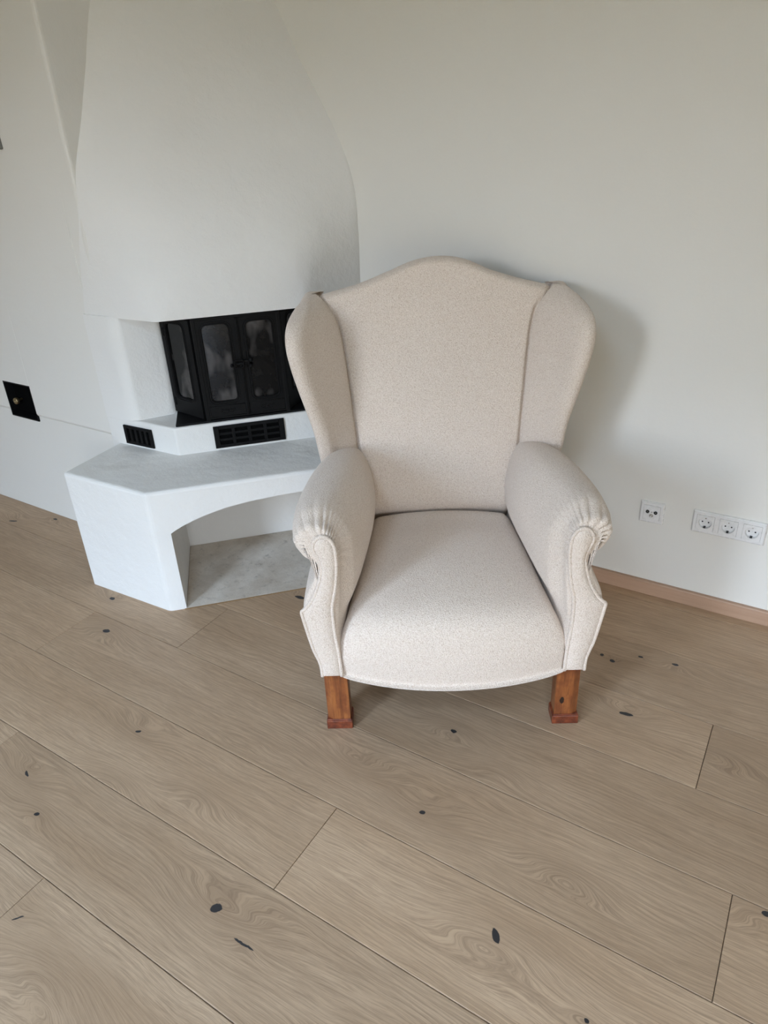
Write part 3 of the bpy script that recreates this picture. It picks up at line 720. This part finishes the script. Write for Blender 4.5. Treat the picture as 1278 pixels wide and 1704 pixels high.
# --- wings (right one modelled, left one mirrored)
WT = [ # z, seam x, seam y, tip x, tip y, back x, back y, roll
 (.585, .262, .590, .368, .505, .330, .66, .85),
 (.66, .266, .605, .372, .490, .345, .67, .95),
 (.74, .274, .630, .378, .478, .360, .70, 1.0),
 (.82, .281, .650, .392, .462, .375, .72, 1.0),
 (.90, .290, .672, .408, .452, .385, .74, 1.05),
 (.97, .299, .690, .420, .448, .395, .755, 1.1),
 (1.01, .308, .701, .424, .452, .405, .766, 1.1),
 (1.04, .319, .710, .424, .468, .410, .774, 1.1),
 (1.062, .331, .716, .421, .496, .412, .780, 1.05),
 (1.078, .343, .722, .415, .540, .412, .784, .95),
 (1.090, .355, .730, .408, .595, .410, .786, .75),
 (1.098, .366, .742, .402, .655, .404, .785, .45)]
def wing_sec(z, sg, shr=1):
    sx, sy, tx, ty, bx, by, r = lerp_tab(WT, z)
    S2, T2, B2 = Vector((sx, sy)), Vector((tx, ty)), Vector((bx, by))
    d = (T2-S2); L = d.length; d.normalize(); nn = Vector((-d.y, d.x))       # nn: toward the inside of the chair
    if nn.x > 0: nn = -nn
    h = .026*r
    pts = [S2-d*.035-nn*.028, S2-d*.004-nn*.010, S2+d*.010+nn*.006, S2+d*L*.28+nn*.014*r, S2+d*L*.6+nn*.016*r, T2-d*h*.9+nn*h*.75, T2+d*h*.05, T2-d*h*.7-nn*h*1.05, S2+d*L*.5-nn*.052*r,
           B2+Vector((.008, -.02)), B2+Vector((-.004, .02)), B2+Vector((-.05, .015)), S2-d*.05-nn*.04]
    P = spline([tuple(p) for p in pts], 72, True)
    c = (S2+T2+B2)/3
    return [(sg*(c.x+(x-c.x)*shr), c.y+(y-c.y)*shr, z) for x, y in P]
for sg in (1, -1):
    zz = [.585+(1.098-.585)*i/60 for i in range(61)]
    sc = [wing_sec(z, sg) for z in zz]; sc += [[(x, y, 1.1015) for x, y, z in wing_sec(1.098, sg, .8)], [(x, y, 1.103) for x, y, z in wing_sec(1.098, sg, .4)]]
    loft('wing', sc, M_fab, ch)
# --- arms
#  y, then (x,z) control points: inner bottom, inner seat level, inner belly, inner shoulder, top in, top, roll outer, roll low, neck, waist, bulge, low, bottom out
ARM = [
 (.000, [(.297, .232), (.301, .37), (.291, .46), (.284, .56), (.285, .640), (.318, .692), (.372, .690), (.396, .650), (.380, .612), (.352, .585), (.356, .535), (.390, .446), (.372, .320), (.356, .235)]),
 (.050, [(.284, .225), (.288, .37), (.262, .45), (.254, .56), (.262, .645), (.310, .706), (.374, .704), (.404, .654), (.384, .606), (.352, .575), (.358, .530), (.391, .446), (.372, .320), (.358, .225)]),
 (.150, [(.272, .215), (.276, .37), (.243, .45), (.231, .56), (.246, .640), (.298, .704), (.372, .702), (.407, .655), (.386, .606), (.352, .575), (.358, .530), (.390, .446), (.372, .320), (.358, .215)]),
 (.300, [(.258, .215), (.262, .375), (.226, .45), (.210, .55), (.222, .628), (.276, .694), (.356, .694), (.396, .652), (.378, .605), (.350, .570), (.355, .525), (.378, .446), (.365, .320), (.352, .215)]),
 (.430, [(.246, .215), (.249, .375), (.217, .445), (.208, .54), (.222, .615), (.264, .674), (.335, .680), (.378, .645), (.364, .600), (.344, .565), (.346, .520), (.360, .446), (.350, .320), (.340, .215)]),
 (.540, [(.236, .215), (.238, .375), (.216, .44), (.214, .52), (.232, .600), (.264, .650), (.318, .655), (.355, .625), (.346, .585), (.330, .555), (.332, .510), (.342, .446), (.335, .320), (.326, .215)]),
 (.660, [(.236, .215), (.234, .36), (.222, .44), (.226, .52), (.238, .570), (.262, .610), (.300, .610), (.328, .580), (.322, .555), (.315, .530), (.318, .500), (.325, .446), (.320, .320), (.312, .215)])]
def arm_ctrl(y):
    tab = [(a, *[c for p in b for c in p]) for a, b in ARM]; f = lerp_tab(tab, y); return [(f[2*i], f[2*i+1]) for i in range(len(f)//2)]
def arm_sec(y, sg, shr=1., yy=None):
    P = spline(arm_ctrl(y), 320, True)
    # shrink toward the panel's spine
    out = []
    for x, z in P:
        cz = min(max(z, .27), .63); cx = .322 if cz > .52 else .322+.02*ss(.52, .44, cz)
        out.append([sg*(cx+(x-cx)*shr), (y if yy is None else yy), cz+(z-cz)*shr])
    return out
def pleat(v, sg):
    x, y, z = abs(v.x), v.y, v.z
    dx, dz = x-.318, z-.640; r = math.hypot(dx, dz); th = math.atan2(dz, dx)
    fade = math.exp(-((max(0, y+.01))/.065)**2)*ss(-.12*PI, .10*PI, th if th > -PI*.6 else th+2*PI)
    fade *= ss(.62, .70, z+.12*(1 if dx < 0 else .5)) if dx < 0 else ss(.60, .665, z)*ss(.018, .035, r)
    if fade < .01: return v
    ph = 11.0*th+1.3*math.sin(3.1*th)
    a = (abs(math.sin(ph))**.6-.75)*.0085*fade
    n = Vector((sg*dx, -.25*r, dz)); n.normalize()
    return v+n*a
for sg in (1, -1):
    secs = []
    for yy, sh in ((-.022, .60), (-.021, .82), (-.018, .90), (-.012, .955), (-.004, .99)): secs.append(arm_sec(0, sg, sh, yy))
    ys = [0.002+.658*(i/90)**1.5 for i in range(91)]
    for y in ys: secs.append(arm_sec(y, sg))
    for yy, sh in ((.668, .9), (.674, .7)): secs.append(arm_sec(.66, sg, sh, yy))
    loft('arm', secs, M_fab, ch, deform=lambda v: pleat(v, sg))
    # front panel with welt
    PN = [(.303, .226), (.305, .30), (.310, .36), (.312, .409), (.3105, .463), (.302, .50), (.295, .542), (.291, .580), (.290, .609), (.293, .643), (.305, .663), (.322, .669), (.337, .660),
          (.345, .640), (.338, .617), (.330, .594), (.330, .568), (.346, .513), (.366, .474), (.384, .452), (.392, .444), (.390, .425), (.386, .399), (.373, .325), (.358, .270), (.356, .226)]
    n = 110; Q = [(x, z) for x, z in spline(PN, n)]
    yp = lambda z: -.027
    rings = []
    cen = lambda z: (.318 if z > .55 else .318+.025*ss(.55, .45, z)-.012*ss(.40, .25, z), min(max(z, .25), .645))
    for sh, dy in ((1.0, .012), (1.0, -.001), (.90, -.004), (.75, -.0085), (.4, -.0115), (0, -.012)):
        rings.append([(sg*(cen(z)[0]+(x-cen(z)[0])*sh), yp(z)+dy, cen(z)[1]+(z-cen(z)[1])*sh) for x, z in Q])
    pn = loft('front_panel', rings, M_fab, ch, cap=False)
    tube('welt', [(sg*x, yp(z)-.002, z) for x, z in Q[:]], .0050, M_fab, pn, seg=10)
# --- underside lining
prism('underside', [(-.345, .02), (.345, .02), (.30, .66), (-.30, .66)], .203, .222, M_lining, ch)
# --- legs
def front_leg(sg):
    X = lambda x: sg*x
    # shaft: outer front corner chamfered
    bm = bmesh.new()
    poly = [(.293, .004), (.343, .004), (.360, .014), (.360, .052), (.293, .052)]
    poly = [(X(x), y) for x, y in poly]
    if sg < 0: poly = poly[::-1]
    bm_prism(bm, poly, .0335, .235, None, .0012, 1)
    lg = from_bm('leg', bm, M_leg, ch)
    bm = bmesh.new(); a, b = sorted((X(.2885), X(.3635)))
    bm_box(bm, (a, -.0005, 0), (b, .056, .031), None, .0025, 2)
    a, b = sorted((X(.2905), X(.3618))); bm_box(bm, (a, .0015, .0305), (b, .0545, .0345), None, .0012, 1)
    from_bm('foot', bm, M_foot, lg)
front_leg(1); front_leg(-1)
for sg in (1, -1):
    bm = bmesh.new(); vs = bm_box(bm, (sg*.285-.022, .60, 0), (sg*.285+.022, .645, .23), None, .002, 1)
    for v in bm.verts: v.co.y += .05*max(0, 1-v.co.z/.23)**1.5; v.co.x = sg*.285+(v.co.x-sg*.285)*(.75+.25*v.co.z/.23)
    from_bm('leg', bm, M_leg, ch)
